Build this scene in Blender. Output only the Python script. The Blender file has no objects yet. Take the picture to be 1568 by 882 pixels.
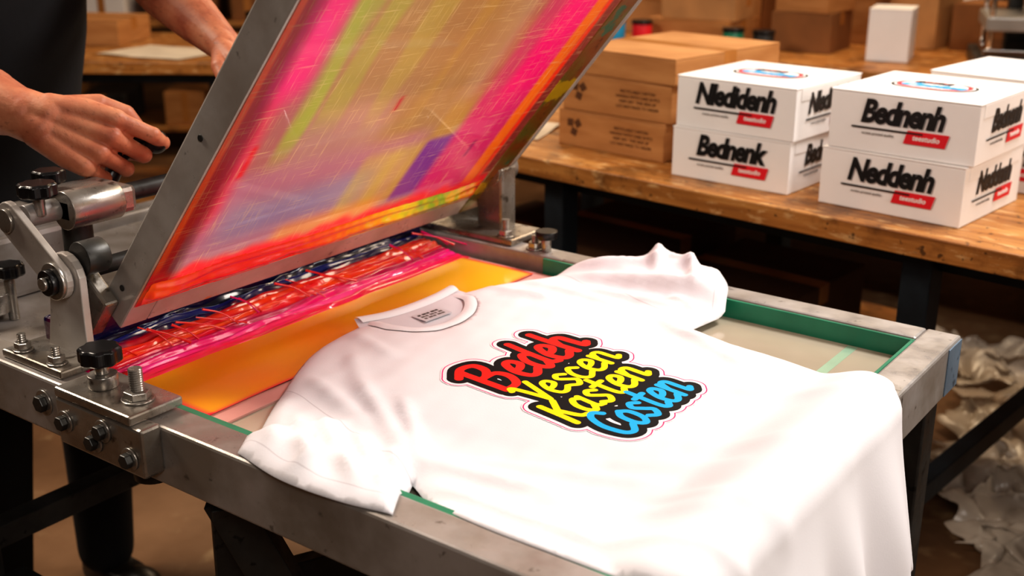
import bpy, bmesh, math, random
import numpy as np
from mathutils import Vector, Matrix, geometry
random.seed(7); rng=np.random.RandomState(5)
scn=bpy.context.scene
try:
    scn.view_settings.view_transform='Standard'
    scn.view_settings.look='None'
    scn.view_settings.look='Medium High Contrast'
except Exception as e: print(e)

# ------------------------------------------------------------------ helpers
def C(h):
    h=h.lstrip('#'); o=[]
    for i in (0,2,4):
        c=int(h[i:i+2],16)/255.0
        o.append(c/12.92 if c<=0.04045 else ((c+0.055)/1.055)**2.4)
    return (o[0],o[1],o[2],1.0)
def newmat(name):
    m=bpy.data.materials.new(name); m.use_nodes=True
    nt=m.node_tree; b=nt.nodes['Principled BSDF']
    return m,nt,b
def N(nt,t,**kw):
    n=nt.nodes.new(t)
    for k,v in kw.items(): setattr(n,k,v)
    return n
def noise(nt,scale,detail=4,stretch=None,rough=.55):
    tc=N(nt,'ShaderNodeTexCoord'); src=tc.outputs['Object']
    if stretch:
        mp=N(nt,'ShaderNodeMapping'); mp.inputs['Scale'].default_value=stretch
        nt.links.new(src,mp.inputs['Vector']); src=mp.outputs['Vector']
    n=N(nt,'ShaderNodeTexNoise'); n.inputs['Scale'].default_value=scale
    n.inputs['Detail'].default_value=detail; n.inputs['Roughness'].default_value=rough
    nt.links.new(src,n.inputs['Vector']); return n.outputs['Fac']
def ramp(nt,fac,stops):
    r=N(nt,'ShaderNodeValToRGB'); e=r.color_ramp.elements
    while len(e)<len(stops): e.new(0.5)
    for i,(p,c) in enumerate(stops): e[i].position=p; e[i].color=c
    nt.links.new(fac,r.inputs['Fac']); return r.outputs['Color']
def mixc(nt,fac,a,b):
    m=N(nt,'ShaderNodeMix',data_type='RGBA')
    for sock,val in ((m.inputs[0],fac),(m.inputs[6],a),(m.inputs[7],b)):
        if hasattr(val,'links'): nt.links.new(val,sock)
        else: sock.default_value=val
    return m.outputs[2]
def bump(nt,b,fac,strength,dist=.002):
    bp=N(nt,'ShaderNodeBump'); bp.inputs['Strength'].default_value=strength
    bp.inputs['Distance'].default_value=dist
    nt.links.new(fac,bp.inputs['Height']); nt.links.new(bp.outputs['Normal'],b.inputs['Normal']); return bp
BW=((0,0,0,1),(1,1,1,1))
def M(name,col,rough=.5,metal=0,col2=None,scale=8,stretch=None,lo=.35,hi=.65,bmp=0,bscale=60,coat=0,sub=0):
    m,nt,b=newmat(name)
    b.inputs['Roughness'].default_value=rough; b.inputs['Metallic'].default_value=metal
    if coat: b.inputs['Coat Weight'].default_value=coat; b.inputs['Coat Roughness'].default_value=.06
    if sub:
        b.inputs['Subsurface Weight'].default_value=sub; b.inputs['Subsurface Scale'].default_value=.02
    c2=col2 or tuple(x*.8 for x in col[:3])+(1,)
    f=noise(nt,scale,5,stretch)
    nt.links.new(ramp(nt,f,[(lo,col),(hi,c2)]),b.inputs['Base Color'])
    if bmp: bump(nt,b,noise(nt,bscale,4,stretch),bmp)
    return m
def link(ob,parent=None):
    scn.collection.objects.link(ob)
    if parent is not None:
        ob.parent=parent; ob.matrix_parent_inverse=Matrix.LocRotScale(parent.location,parent.rotation_euler,None).inverted()
    return ob
def empty(name,loc=(0,0,0),rz=0):
    e=bpy.data.objects.new(name,None); e.location=loc; e.rotation_euler=(0,0,rz); e.empty_display_size=.1
    scn.collection.objects.link(e); return e
def meshob(name,verts,faces,mat,parent=None,smooth=False,mw=None,bevel=0,seg=2):
    me=bpy.data.meshes.new(name); me.from_pydata([tuple(v) for v in verts],[],[tuple(f) for f in faces]); me.update()
    if mat: me.materials.append(mat)
    if smooth: me.polygons.foreach_set('use_smooth',[True]*len(me.polygons))
    ob=bpy.data.objects.new(name,me)
    if mw is not None: ob.matrix_world=mw
    link(ob,parent)
    if bevel:
        md=ob.modifiers.new('b','BEVEL'); md.width=bevel; md.segments=seg; md.limit_method='ANGLE'
    return ob
def from_bm(name,bm,mat,parent=None,smooth=False,mw=None,bevel=0):
    bmesh.ops.recalc_face_normals(bm,faces=bm.faces)
    me=bpy.data.meshes.new(name); bm.to_mesh(me); bm.free()
    if mat: me.materials.append(mat)
    if smooth: me.polygons.foreach_set('use_smooth',[True]*len(me.polygons))
    ob=bpy.data.objects.new(name,me)
    if mw is not None: ob.matrix_world=mw
    link(ob,parent)
    if bevel:
        md=ob.modifiers.new('b','BEVEL'); md.width=bevel; md.segments=3; md.limit_method='ANGLE'
    return ob
def Tz(loc,rz=0): return Matrix.Translation(loc)@Matrix.Rotation(rz,4,'Z')
def box(name,lo,hi,mat,parent=None,bevel=.002,mw=None):
    x0,y0,z0=lo; x1,y1,z1=hi; c=Vector(((x0+x1)/2,(y0+y1)/2,(z0+z1)/2))
    v=[Vector(p)-c for p in ((x0,y0,z0),(x1,y0,z0),(x1,y1,z0),(x0,y1,z0),(x0,y0,z1),(x1,y0,z1),(x1,y1,z1),(x0,y1,z1))]
    f=[(0,3,2,1),(4,5,6,7),(0,1,5,4),(1,2,6,5),(2,3,7,6),(3,0,4,7)]
    w=(mw or Matrix.Identity(4))@Matrix.Translation(c)
    return meshob(name,v,f,mat,parent,mw=w,bevel=bevel)
def axisM(p0,p1):
    p0=Vector(p0); d=Vector(p1)-p0
    return Matrix.Translation(p0)@d.to_track_quat('Z','Y').to_matrix().to_4x4(), d.length
def cyl(name,p0,p1,r,mat,parent=None,n=28,r2=None,bevel=.0012,smooth=True):
    w,L=axisM(p0,p1); r2=r if r2 is None else r2
    v=[];
    for z,rr in ((0,r),(L,r2)):
        for i in range(n): a=2*math.pi*i/n; v.append((rr*math.cos(a),rr*math.sin(a),z))
    f=[(i,(i+1)%n,n+(i+1)%n,n+i) for i in range(n)]+[tuple(range(n-1,-1,-1)),tuple(range(n,2*n))]
    ob=meshob(name,v,f,mat,parent,mw=w,bevel=bevel)
    if n>8 and smooth:
        me=ob.data
        for p in me.polygons: p.use_smooth=len(p.vertices)==4
    return ob
def beam(name,p0,p1,w,h,mat,parent=None,bevel=.002):
    W,L=axisM(p0,p1)
    return box(name,(-w/2,-h/2,0),(w/2,h/2,L),mat,parent,bevel,mw=W)
def sphere(name,c,r,mat,parent,scale=(1,1,1)):
    bm=bmesh.new(); bmesh.ops.create_uvsphere(bm,u_segments=24,v_segments=14,radius=r)
    bmesh.ops.scale(bm,vec=scale,verts=bm.verts)
    return from_bm(name,bm,mat,parent,True,Matrix.Translation(c))
def tube(name,pts,rad,mat,parent,n=10):
    cu=bpy.data.curves.new(name,'CURVE'); cu.dimensions='3D'; s=cu.splines.new('POLY'); s.points.add(len(pts)-1)
    for i,p in enumerate(pts): s.points[i].co=(*p,1); s.points[i].radius=rad[i] if isinstance(rad,(list,tuple)) else rad
    cu.bevel_depth=1.0; cu.bevel_resolution=3; cu.use_fill_caps=True; cu.materials.append(mat)
    ob=bpy.data.objects.new(name,cu); return link(ob,parent)
def cat(pts,k=8,closed=False):
    P=[np.array(p,float) for p in pts]; out=[]; n=len(P)
    for i in range(n-1):
        p0=P[i-1] if i>0 else 2*P[0]-P[1]; p1=P[i]; p2=P[i+1]; p3=P[i+2] if i+2<n else 2*P[-1]-P[-2]
        for j in range(k):
            t=j/k; out.append(.5*((2*p1)+(-p0+p2)*t+(2*p0-5*p1+4*p2-p3)*t*t+(-p0+3*p1-3*p2+p3)*t**3))
    out.append(P[-1]); return np.array(out)
def sm(x,a,b):
    t=np.clip((np.asarray(x,float)-a)/(b-a),0,1); return t*t*(3-2*t)
def segdist(P,A,B):
    out=np.full(len(P),1e9)
    for a,b in zip(A,B):
        d=b-a; L=max(float(d@d),1e-12); t=np.clip(((P-a)@d)/L,0,1)
        q=P-(a+t[:,None]*d); out=np.minimum(out,np.hypot(q[:,0],q[:,1]))
    return out
def waves(P,lam,seed,n=7):
    r=np.random.RandomState(seed); o=np.zeros(len(P))
    for i in range(n):
        a=r.rand()*6.28; k=6.28/(lam*(.6+.9*r.rand())); o+=np.sin(P[:,0]*math.cos(a)*k+P[:,1]*math.sin(a)*k+r.rand()*6.28)
    return o/math.sqrt(n)
def w1(y,lam,seed,n=6):
    r=np.random.RandomState(seed); o=np.zeros(len(y))
    for i in range(n): o+=np.sin(y*6.28/(lam*(.6+1.1*r.rand()))+r.rand()*6.28)
    return o/math.sqrt(n)
def gridmesh(name,X,Y,Z,mat,parent,cols=None,mw=None,keep=None,attrs=None):
    ny,nx=X.shape; v=np.stack([X.ravel(),Y.ravel(),Z.ravel()],1)
    f=[]
    for j in range(ny-1):
        for i in range(nx-1):
            q=(j*nx+i,j*nx+i+1,(j+1)*nx+i+1,(j+1)*nx+i)
            if keep is not None and not any(keep[k] for k in q): continue
            f.append(q)
    ob=meshob(name,v,f,mat,parent,True,mw)
    if cols is not None:
        a=ob.data.color_attributes.new('Col','FLOAT_COLOR','POINT'); a.data.foreach_set('color',cols.astype(np.float32).ravel())
    if attrs:
        for k,val in attrs.items():
            a=ob.data.attributes.new(k,'FLOAT','POINT'); a.data.foreach_set('value',val.astype(np.float32))
    return ob
def text(name,s,size,mw,mat,parent,off=0.0,shear=0,align='CENTER',space=1,xs=1,ext=.0002):
    cu=bpy.data.curves.new(name,'FONT'); cu.body=s; cu.size=size; cu.offset=off; cu.shear=shear; cu.align_x=align; cu.align_y='CENTER'
    cu.space_character=space; cu.extrude=ext; cu.materials.append(mat); cu.resolution_u=4
    ob=bpy.data.objects.new(name,cu); ob.matrix_world=mw@Matrix.Diagonal((xs,1,1,1)); return link(ob,parent)

# ------------------------------------------------------------------ materials
def metal_mat(name,base,stain,rough=.38,metal=.75,paint=None,scale=9,spots=.62):
    m,nt,b=newmat(name)
    c=ramp(nt,noise(nt,scale,6),[(.38,base),(.62,stain)])
    c=mixc(nt,ramp(nt,noise(nt,scale*5,3),[(spots,BW[0]),(spots+.08,BW[1])]),c,tuple(x*.45 for x in stain[:3])+(1,))
    if paint:
        for i,(pc,th) in enumerate(paint):
            tc=N(nt,'ShaderNodeTexCoord'); mp=N(nt,'ShaderNodeMapping'); mp.inputs['Location'].default_value=(3.1*i,1.7*i,.4)
            nt.links.new(tc.outputs['Object'],mp.inputs['Vector'])
            n=N(nt,'ShaderNodeTexNoise'); n.inputs['Scale'].default_value=11; n.inputs['Detail'].default_value=5
            nt.links.new(mp.outputs['Vector'],n.inputs['Vector'])
            c=mixc(nt,ramp(nt,n.outputs['Fac'],[(th,BW[0]),(th+.03,BW[1])]),c,pc)
    nt.links.new(c,b.inputs['Base Color']); b.inputs['Metallic'].default_value=metal
    nt.links.new(ramp(nt,noise(nt,30,4),[(.3,(rough*.7,)*3+(1,)),(.7,(rough*1.3,)*3+(1,))]),b.inputs['Roughness'])
    bump(nt,b,noise(nt,120,3),.15,.001)
    return m
alu=metal_mat('aluminium_worn',C('#aeaaa8'),C('#8f8880'),.36,.3,None,9,.66)
alu_ink=metal_mat('aluminium_inky',C('#aca6a2'),C('#8d857c'),.36,.3,[(C('#c8743c'),.70),(C('#5f9a86'),.73)],9,.66)
alu_lid=metal_mat('aluminium_lid',C('#c2bdb8'),C('#a39a92'),.36,.3,[(C('#c88a5a'),.71)],7,.68)
alu_stain=metal_mat('aluminium_olive_stained',C('#6c6a2a'),C('#8d4a1c'),.35,.3,[(C('#c4a018'),.58),(C('#2f6a50'),.62)],14)
steel=metal_mat('steel_machined',C('#b0aca6'),C('#8a8074'),.30,.75)
darksteel=metal_mat('steel_dark',C('#454543'),C('#2e2c2a'),.45,.5)
bench_steel=M('bench_frame_blue_grey',C('#28323a'),.5,.3,C('#181d22'))
blackpl=M('black_plastic',C('#101012'),.3,0,C('#17171a'))
black=M('print_black',C('#0c0c0e'),.5); redp=M('print_red',C('#e01c2c'),.5,0,C('#d41828')); bluep=M('print_blue',C('#2aa5dc'),.5)
greyp=M('print_grey',C('#66605c'),.6)
whitecard=M('white_card',C('#f0ecea'),.5,0,C('#e8e4e2'),4,bmp=.05)
cardb=M('kraft_card',C('#b8834e'),.75,0,C('#a56f3c'),6,(1,1,6),bmp=.15)
cardd=M('kraft_card_print',C('#5e3818'),.8)
tape=M('packing_tape',C('#a8703a'),.25,0,C('#b57c44'))
greenp=M('green_enamel',C('#2f8f6e'),.3,0,C('#22785c'),6)
m,nt,b=newmat('workbench_wood'); wood=m
c=ramp(nt,noise(nt,5,8,(.6,9,9)),[(.3,C('#c08a4c')),(.5,C('#a46c34')),(.72,C('#7c4c20'))])
c=mixc(nt,ramp(nt,noise(nt,11,6),[(.54,BW[0]),(.66,(.75,.75,.75,1))]),c,C('#5e3816'))
c=mixc(nt,ramp(nt,noise(nt,19,7,(1,3,3)),[(.56,BW[0]),(.66,(.7,.7,.7,1))]),c,C('#d0a874'))
c=mixc(nt,ramp(nt,noise(nt,60,5),[(.63,BW[0]),(.68,(.8,.8,.8,1))]),c,C('#3a2410'))
nt.links.new(c,b.inputs['Base Color']); b.inputs['Roughness'].default_value=.42; bump(nt,b,noise(nt,30,5,(.5,6,6)),.35)
m,nt,b=newmat('concrete_floor'); concrete=m
c=ramp(nt,noise(nt,1.3,8),[(.3,C('#86664a')),(.5,C('#664a32')),(.7,C('#3c2a1c'))])
c=mixc(nt,ramp(nt,noise(nt,9,6),[(.55,BW[0]),(.72,(.6,.6,.6,1))]),c,C('#98805f'))
nt.links.new(c,b.inputs['Base Color']); b.inputs['Roughness'].default_value=.45; bump(nt,b,noise(nt,12,6),.3,.01)
wallm=M('painted_wall',C('#6e5238'),.8,0,C('#523a26'),1.2,bmp=.1)
ceilm=M('ceiling_paint',C('#8d8378'),.9)
m,nt,b=newmat('skin'); skin=m
c=ramp(nt,noise(nt,22,5),[(.3,C('#cf8e6c')),(.5,C('#c07858')),(.7,C('#a85e44'))])
c=mixc(nt,ramp(nt,noise(nt,160,3,(.25,1,1)),[(.60,BW[0]),(.72,(.35,.35,.35,1))]),c,C('#5c3020'))
nt.links.new(c,b.inputs['Base Color']); b.inputs['Roughness'].default_value=.52
b.inputs['Subsurface Weight'].default_value=.12; b.inputs['Subsurface Scale'].default_value=.008
b.inputs['Subsurface Radius'].default_value=(1,.35,.2); bump(nt,b,noise(nt,180,4),.35,.0015)
nail=M('fingernail',C('#d9a088'),.25)
cloth_dark=M('navy_jersey',C('#0a0b10'),.9,0,C('#060709'),20,bmp=.3,bscale=90)
trouser=M('black_denim',C('#0a0a0d'),.85,0,C('#060608'),20,bmp=.3,bscale=120)
hairm=M('dark_hair',C('#241812'),.6,0,C('#130c08'),60,(1,1,4),bmp=.6)
leather=M('shoe_leather',C('#14100d'),.4)
def vcol_mat(name,rough=.1,coat=1.0,cr=.05,bmp=0,bs=90,st=None):
    m,nt,b=newmat(name); a=N(nt,'ShaderNodeVertexColor'); a.layer_name='Col'
    nt.links.new(a.outputs['Color'],b.inputs['Base Color']); b.inputs['Roughness'].default_value=rough
    b.inputs['Coat Weight'].default_value=coat; b.inputs['Coat Roughness'].default_value=cr
    if bmp: bump(nt,b,noise(nt,bs,4,st),bmp,.002)
    return m
inkm=vcol_mat('wet_ink',.22,.8,.08,.14,34,(1,.25,1))
beadm=vcol_mat('wet_ink_bead',.18,.9,.07,.15,50,(1,.3,1))
ink_red=M('ink_red',C('#e8102c'),.15,0,C('#f0301c'),30,coat=.6); ink_mag=M('ink_magenta',C('#f01080'),.15,0,C('#d80860'),30,coat=.6)
ink_blue=M('ink_blue',C('#101c80'),.15,0,C('#0a1050'),30,coat=.6)
ink_dark=M('ink_navy_crust',C('#12103a'),.2,0,C('#4a0c30'),22,(1,.4,1),.45,.66,bmp=.8,bscale=60,coat=.5)

# ------------------------------------------------------------------ room
box('floor',(-8,-3,-.1),(4,8.5,0),concrete,None,0)
box('wall_back',(-8,8.5,0),(4,8.6,3.6),wallm,None,0)
box('wall_left',(-8.1,-3,0),(-8,8.5,3.6),wallm,None,0)
box('wall_right',(4,-3,0),(4.1,8.5,3.6),wallm,None,0)
box('wall_front',(-8,-3.1,0),(4,-3,3.6),wallm,None,0)
box('ceiling',(-8,-3,3.6),(4,8.5,3.7),ceilm,None,0)

# ------------------------------------------------------------------ press
ZT=.90
press=empty('screen_printing_press',(-.95,1.2,.86))
XL,XR,YN,YF=-1.95,-.415,.775,1.66; RW=.05
box('rail_near',(XL,YN,.82),(XR-RW,YN+RW,ZT),alu_ink,press,.004)
box('rail_far',(XL,YF-RW,.82),(XR-RW,YF,ZT),alu,press,.004)
box('rail_end',(XR-RW,YN,.82),(XR,YF,ZT),alu,press,.004)
box('rail_back',(XL-.05,YN,.82),(XL,YF,ZT),alu,press,.004)
cap=metal_mat('end_reflection_blue_grey',C('#7d93a8'),C('#6a7c8e'),.4,.2)  # bluish reflection at the far rail corner, painted as a thin layer
box('end_reflection',(XR,YF-.06,.824),(XR+.002,YF-.003,.896),cap,press,.0008)
box('green_liner_far',(-1.12,YF-RW-.006,.845),(XR-RW,YF-RW-.0005,.8975),greenp,press,.001)
box('green_liner_end',(XR-RW-.006,YN+RW,.845),(XR-RW-.0005,YF-RW-.006,.8975),greenp,press,.001)
box('green_liner_near',(-1.30,YN+RW+.0005,.845),(XR-RW-.006,YN+RW+.012,.8965),greenp,press,.001)
m,nt,b=newmat('platen_glass'); glassm=m
nt.links.new(ramp(nt,noise(nt,3,4),[(.3,C('#c2b8a6')),(.7,C('#a79c88'))]),b.inputs['Base Color'])
b.inputs['Roughness'].default_value=.12
box('platen_glass',(-1.44,YN+RW+.012,.852),(XR-RW-.006,YF-RW-.006,.868),glassm,press,.001)
greenline=M('green_line',C('#9fc0a6'),.3)
box('green_tape_a',(-.56,.85,.868),(-.545,1.60,.8684),greenline,press,0)
box('bed_plate',(-1.93,YN+RW,.86),(-1.45,YF-RW,.885),alu_ink,press,.003)
ny,nx=60,30
X,Y=np.meshgrid(np.linspace(-1.325,-1.125,nx),np.linspace(.865,1.585,ny))
P=np.stack([X.ravel(),Y.ravel()],1)
w=waves(P,.18,3)
A=np.array(C('#ffb020')[:3]);B=np.array(C('#ff9010')[:3]);D_=np.array(C('#ffd034')[:3]); R_=np.array(C('#f02a4a')[:3])
t=np.clip(.5+.35*w,0,1)[:,None]; col=A*(1-t)+B*t
t2=sm(P[:,1],1.10,1.5)[:,None]*.7; col=col*(1-t2)+D_*t2
e=np.minimum.reduce([P[:,0]+1.325,-1.125-P[:,0],P[:,1]-.865,1.585-P[:,1]]); te=(1-sm(e,.003,.008))[:,None]; col=col*(1-te)+R_*te
gridmesh('orange_ink_sheet',X,Y,np.full_like(X,.8745)+.0006*w.reshape(X.shape),vcol_mat('orange_ink',.25,.4,.1),press,np.concatenate([col,np.ones((len(col),1))],1))
pinkfilm=M('pink_film',C('#eab4aa'),.3,0,C('#dca096'))
box('pink_film_border',(-1.34,.845,.868),(-1.095,1.598,.8715),pinkfilm,press,.0005)
box('hinge_beam',(-1.45,YN+RW+.02,.868),(-1.405,YF-RW,.945),ink_dark,press,.006)
ny,nx=560,120
X,Y=np.meshgrid(np.linspace(-1.412,-1.278,nx),np.linspace(.845,1.60,ny)); P=np.stack([X.ravel(),Y.ravel()],1); yy_=P[:,1]
bands=[(-1.402,.036,'#0c0a2a'),(-1.391,.032,'#14207e'),(-1.380,.030,'#20104a'),(-1.370,.028,'#d01024'),(-1.361,.026,'#ff4410'),(-1.352,.023,'#f01028'),(-1.343,.021,'#ff5418'),(-1.334,.018,'#f01034'),(-1.325,.016,'#c01058'),(-1.316,.014,'#f8107e'),(-1.305,.012,'#ff2a96'),(-1.295,.009,'#f81068'),(-1.286,.005,'#f02848')]
Z=np.zeros(len(P)); col=np.zeros((len(P),3)); wsum=np.zeros(len(P))
for i,(xc,hh,cc) in enumerate(bands):
    wob=.0035*w1(yy_,.25,i+1)+.0008*w1(yy_,.07,i+50)
    amp=hh*(.85+.12*w1(yy_,.20,i+80)+.05*w1(yy_,.06,i+90)); amp=np.clip(amp,.001,.045)
    g=amp*.45*np.exp(-((P[:,0]-xc-wob)/.0050)**2)+hh*.55*np.exp(-((P[:,0]-xc-wob)/.014)**2)
    Z=np.maximum(Z,g)
    ww=np.exp(-((P[:,0]-xc-wob-.0015*w1(yy_,.03,i+9))/.0048)**2)**1.3*(1+.35*w1(yy_,.12,i+33)).clip(.1,3)+1e-9
    col+=ww[:,None]*np.array(C(cc)[:3]); wsum+=ww
col/=wsum[:,None]
edge=sm(np.minimum(P[:,1]-.845,1.60-P[:,1]),0,.02)*sm(-1.278-P[:,0],0,.008)
Z=.872+Z*edge
gridmesh('ink_ridges',X,Y,Z.reshape(X.shape),inkm,press,np.concatenate([col,np.ones((len(col),1))],1))
for i in range(20):
    y=.87+.70*rng.rand(); x=-1.372+.035*rng.rand(); mt=[ink_red,ink_mag,ink_red,ink_red][rng.randint(4)]
    x2=x+.02+.03*rng.rand(); y2=y+.02+.05*rng.rand(); r=.0008+.0011*rng.rand(); z0=.905+.018*rng.rand()
    pts=cat([(x,y,z0),((x+x2)/2,(y+y2)/2+.004,z0-.012),(x2,y2,.890)],5); tube('ink_string_%d'%i,pts,[r*(1.3-.6*math.sin(math.pi*j/(len(pts)-1))) for j in range(len(pts))],mt,press)
for i in range(22):
    sphere('ink_blob_%d'%i,(-1.37+.10*rng.rand(),.830+.038*rng.rand(),.893),.004+.007*rng.rand(),[ink_mag,ink_red,ink_mag,ink_blue][rng.randint(4)],press,(1.5,1,.45))
# ------------------------------------------------------------------ lid (tilted screen)
TH=math.radians(50); PX,PZ=-1.37,.97
LM=Matrix(((math.cos(TH),0,-math.sin(TH),PX),(0,1,0,0),(math.sin(TH),0,math.cos(TH),PZ),(0,0,0,1)))
T=.05; LY0,LY1=.889,1.69; LL=.90
box('lid_arm_near',(0,LY0,-T),(LL,LY0+.045,0),alu_lid,press,.003,LM)
box('lid_arm_far',(0,LY1-.06,-T),(LL,LY1,0),alu_stain,press,.003,LM)
box('lid_arm_far_cap',(0,LY1,-T-.001),(LL,LY1+.012,.001),alu_lid,press,.002,LM)
box('lid_bar_bottom',(0,LY0+.045,-T),(.05,LY1-.06,0),alu_lid,press,.003,LM)
box('lid_bar_top',(LL-.05,LY0+.045,-T),(LL,LY1-.06,0),alu_lid,press,.003,LM)
for i,tt in enumerate((.06,.36,.62,.84)): cyl('lid_rivet_%d'%i,LM@Vector((tt,LY0,-.022)),LM@Vector((tt,LY0-.002,-.022)),.0045,darksteel,press)
nx,ny=170,180
U,Tt=np.meshgrid(np.linspace(LY0+.004,1.625,nx),np.linspace(.036,LL-.01,ny)); u=U.ravel(); t=Tt.ravel(); P=np.stack([u,t],1)
col=np.tile(np.array(C('#b06a6a')[:3]),(len(u),1)); al=np.full(len(u),.92)
wv=waves(np.stack([u,t*.3],1),.08,4); w2=waves(P,.25,8)
def lay(c,mk,a=None):
    global col,al
    mk=np.clip(mk,0,1)[:,None]; col=col*(1-mk)+np.array(C(c)[:3])*mk
    if a is not None: al=al*(1-mk[:,0])+a*mk[:,0]
bx=lambda x,a,b,s=.012: sm(x,a-s,a+s)*(1-sm(x,b-s,b+s))
lay('#b58a58',bx(u,1.03,1.46,.03)*bx(t,.27,.92,.04),.90)
lay('#b87896',bx(u,.92,1.33,.03)*bx(t,.12,.30,.03),.90)
lay('#a092b4',bx(u,.97,1.26,.04)*bx(t,.15,.24,.03)*.9,.86)
lay('#8a8cc0',bx(u,1.00,1.16,.04)*bx(t,.17,.215,.02)*.5)
lay('#c08a9c',bx(u,1.02,1.2,.04)*bx(t,.26,.40,.05)*.6)
lay('#d8305a',bx(u,.90,.955,.02)*bx(t,.2,.9,.05),.94)
lay('#f01880',bx(u,.90,.985,.02)*bx(t,.44,.92,.04),.95)
lay('#a6bc30',bx(u+.010*wv,.99,1.03,.014)*bx(t,.33,.80,.05)*.75,.93)
lay('#b0b040',bx(u+.008*wv,1.045,1.085,.010)*bx(t,.38,.9,.05)*.6)
lay('#c0ac48',bx(u+.012*wv,1.14,1.18,.012)*bx(t,.36,.8,.06)*.5)
lay('#caa048',bx(u+.012*wv,1.25,1.27,.012)*bx(t,.34,.9,.06)*.4)
lay('#cca48c',bx(u+.012*wv,1.33,1.40,.03)*bx(t,.34,.9,.06)*.5)
lay('#cdb63c',bx(u,1.21,1.345,.012)*bx(t,.135,.275,.02)*(.6+.12*wv),.93)
lay('#f0a030',bx(u,1.10,1.32,.02)*bx(t,.105,.15,.02)*.75,.95)
lay('#c89a3a',bx(u,1.345,1.40,.012)*bx(t,.26,.36,.02)*.5)
lay('#80389c',bx(u,1.345,1.45,.008)*bx(t,.13,.275,.01),.95)
lay('#dc2c7a',bx(u,1.41,1.56,.015)*bx(t,.10,.95,.02)*(.94),.96)
lay('#ff1880',bx(u,1.455,1.56,.02)*bx(t,.34,.95,.06)*.85,.96)
lay('#c85a6a',bx(u,1.38,1.46,.02)*bx(t,.36,.95,.05)*.5)
lay('#ff7a20',bx(u,1.55,1.585,.005),.98)
lay('#ff3a18',bx(u,1.585,1.60,.004),.98)
lay('#8a3028',bx(u,1.60,1.70,.004)*.9,1)
lay('#d02840',1-sm(u,.915,.922),1)
lay('#ff6a38',(1-sm(u,.902,.907)),1)
lay('#ff2838',1-sm(t+.006*wv,.105,.13),.98)
lay('#ff7a28',bx(t+.006*wv,.06,.085,.008)*np.clip(.5+.5*w2,0,1),1)
lay('#e8d028',(1-sm(t,.085,.10))*bx(u+.02*wv,1.22,1.50,.04),1)
lay('#60b848',(1-sm(t,.070,.085))*bx(u+.02*wv,1.36,1.58,.02),1)
for (u0,t0,t1,cc) in ((.955,.36,.30,'#e0102a'),(1.20,.40,.37,'#c01030'),(1.49,.24,.20,'#a0106a')):
    lay(cc,np.exp(-((u-u0)/.005)**2)*bx(t,t1,t0,.004))
col4=np.concatenate([col,al[:,None]],1); keep=(t>.052)
m,nt,b=newmat('inked_screen_mesh'); meshm=m
a=N(nt,'ShaderNodeVertexColor'); a.layer_name='Col'
n1=noise(nt,34,6,(9,.5,1)); n2=noise(nt,34,6,(.5,9,1))
f=N(nt,'ShaderNodeMath',operation='MAXIMUM'); nt.links.new(n1,f.inputs[0]); nt.links.new(n2,f.inputs[1])
lines=ramp(nt,f.outputs[0],[(.58,BW[0]),(.72,(.42,.42,.42,1))])
c=mixc(nt,lines,a.outputs['Color'],C('#f4d49a'))
c=mixc(nt,ramp(nt,noise(nt,5,5),[(.4,BW[0]),(.7,(.18,.18,.18,1))]),c,C('#8a2040'))
nt.links.new(c,b.inputs['Base Color']); b.inputs['Roughness'].default_value=.30; b.inputs['Coat Weight'].default_value=.3
b.inputs['Coat Roughness'].default_value=.25
tl=N(nt,'ShaderNodeBsdfTranslucent'); nt.links.new(c,tl.inputs['Color'])
mx=N(nt,'ShaderNodeMixShader'); mx.inputs[0].default_value=.5; nt.links.new(b.outputs[0],mx.inputs[1]); nt.links.new(tl.outputs[0],mx.inputs[2])
tr=N(nt,'ShaderNodeBsdfTransparent'); mx2=N(nt,'ShaderNodeMixShader'); nt.links.new(a.outputs['Alpha'],mx2.inputs[0])
nt.links.new(tr.outputs[0],mx2.inputs[1]); nt.links.new(mx.outputs[0],mx2.inputs[2]); nt.links.new(mx2.outputs[0],nt.nodes['Material Output'].inputs['Surface'])
gridmesh('inked_screen',Tt,U,np.full_like(U,-T-.0012),meshm,press,col4,LM,keep)
ny,nx=34,520
U,Tt=np.meshgrid(np.linspace(.90,1.625,nx),np.linspace(.044,.110,ny)); u=U.ravel(); t=Tt.ravel(); P=np.stack([u,t],1)
h=.0055*np.exp(-((t-.070-.003*w1(u,.16,2))/.012)**2)*(1+.18*w1(u,.10,6)+.05*w1(u,.03,7))
h+=.0025*np.exp(-((t-.090-.004*w1(u,.2,3))/.006)**2)
h*=sm(t,.050,.056)*sm(.110-t,0,.02)*sm(np.minimum(u-.9,1.625-u),0,.012)
cols=[(.90,'#ff5a28'),(1.0,'#ff1830'),(1.15,'#f81030'),(1.25,'#ff5a18'),(1.33,'#ff9a18'),(1.42,'#e8e020'),(1.50,'#90c838'),(1.56,'#f0c020'),(1.625,'#f03020')]
cx=[c_[0] for c_ in cols]; ca=np.array([C(c_[1])[:3] for c_ in cols]); uu=u+.02*waves(P,.03,3)
col=np.stack([np.interp(uu,cx,ca[:,k]) for k in range(3)]+[np.ones(len(u))],1)
gridmesh('wet_ink_bead',Tt,U,(-T-.0016-np.clip(h,0,.02)).reshape(U.shape),beadm,press,col,LM,keep=(h>.00012))

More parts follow.
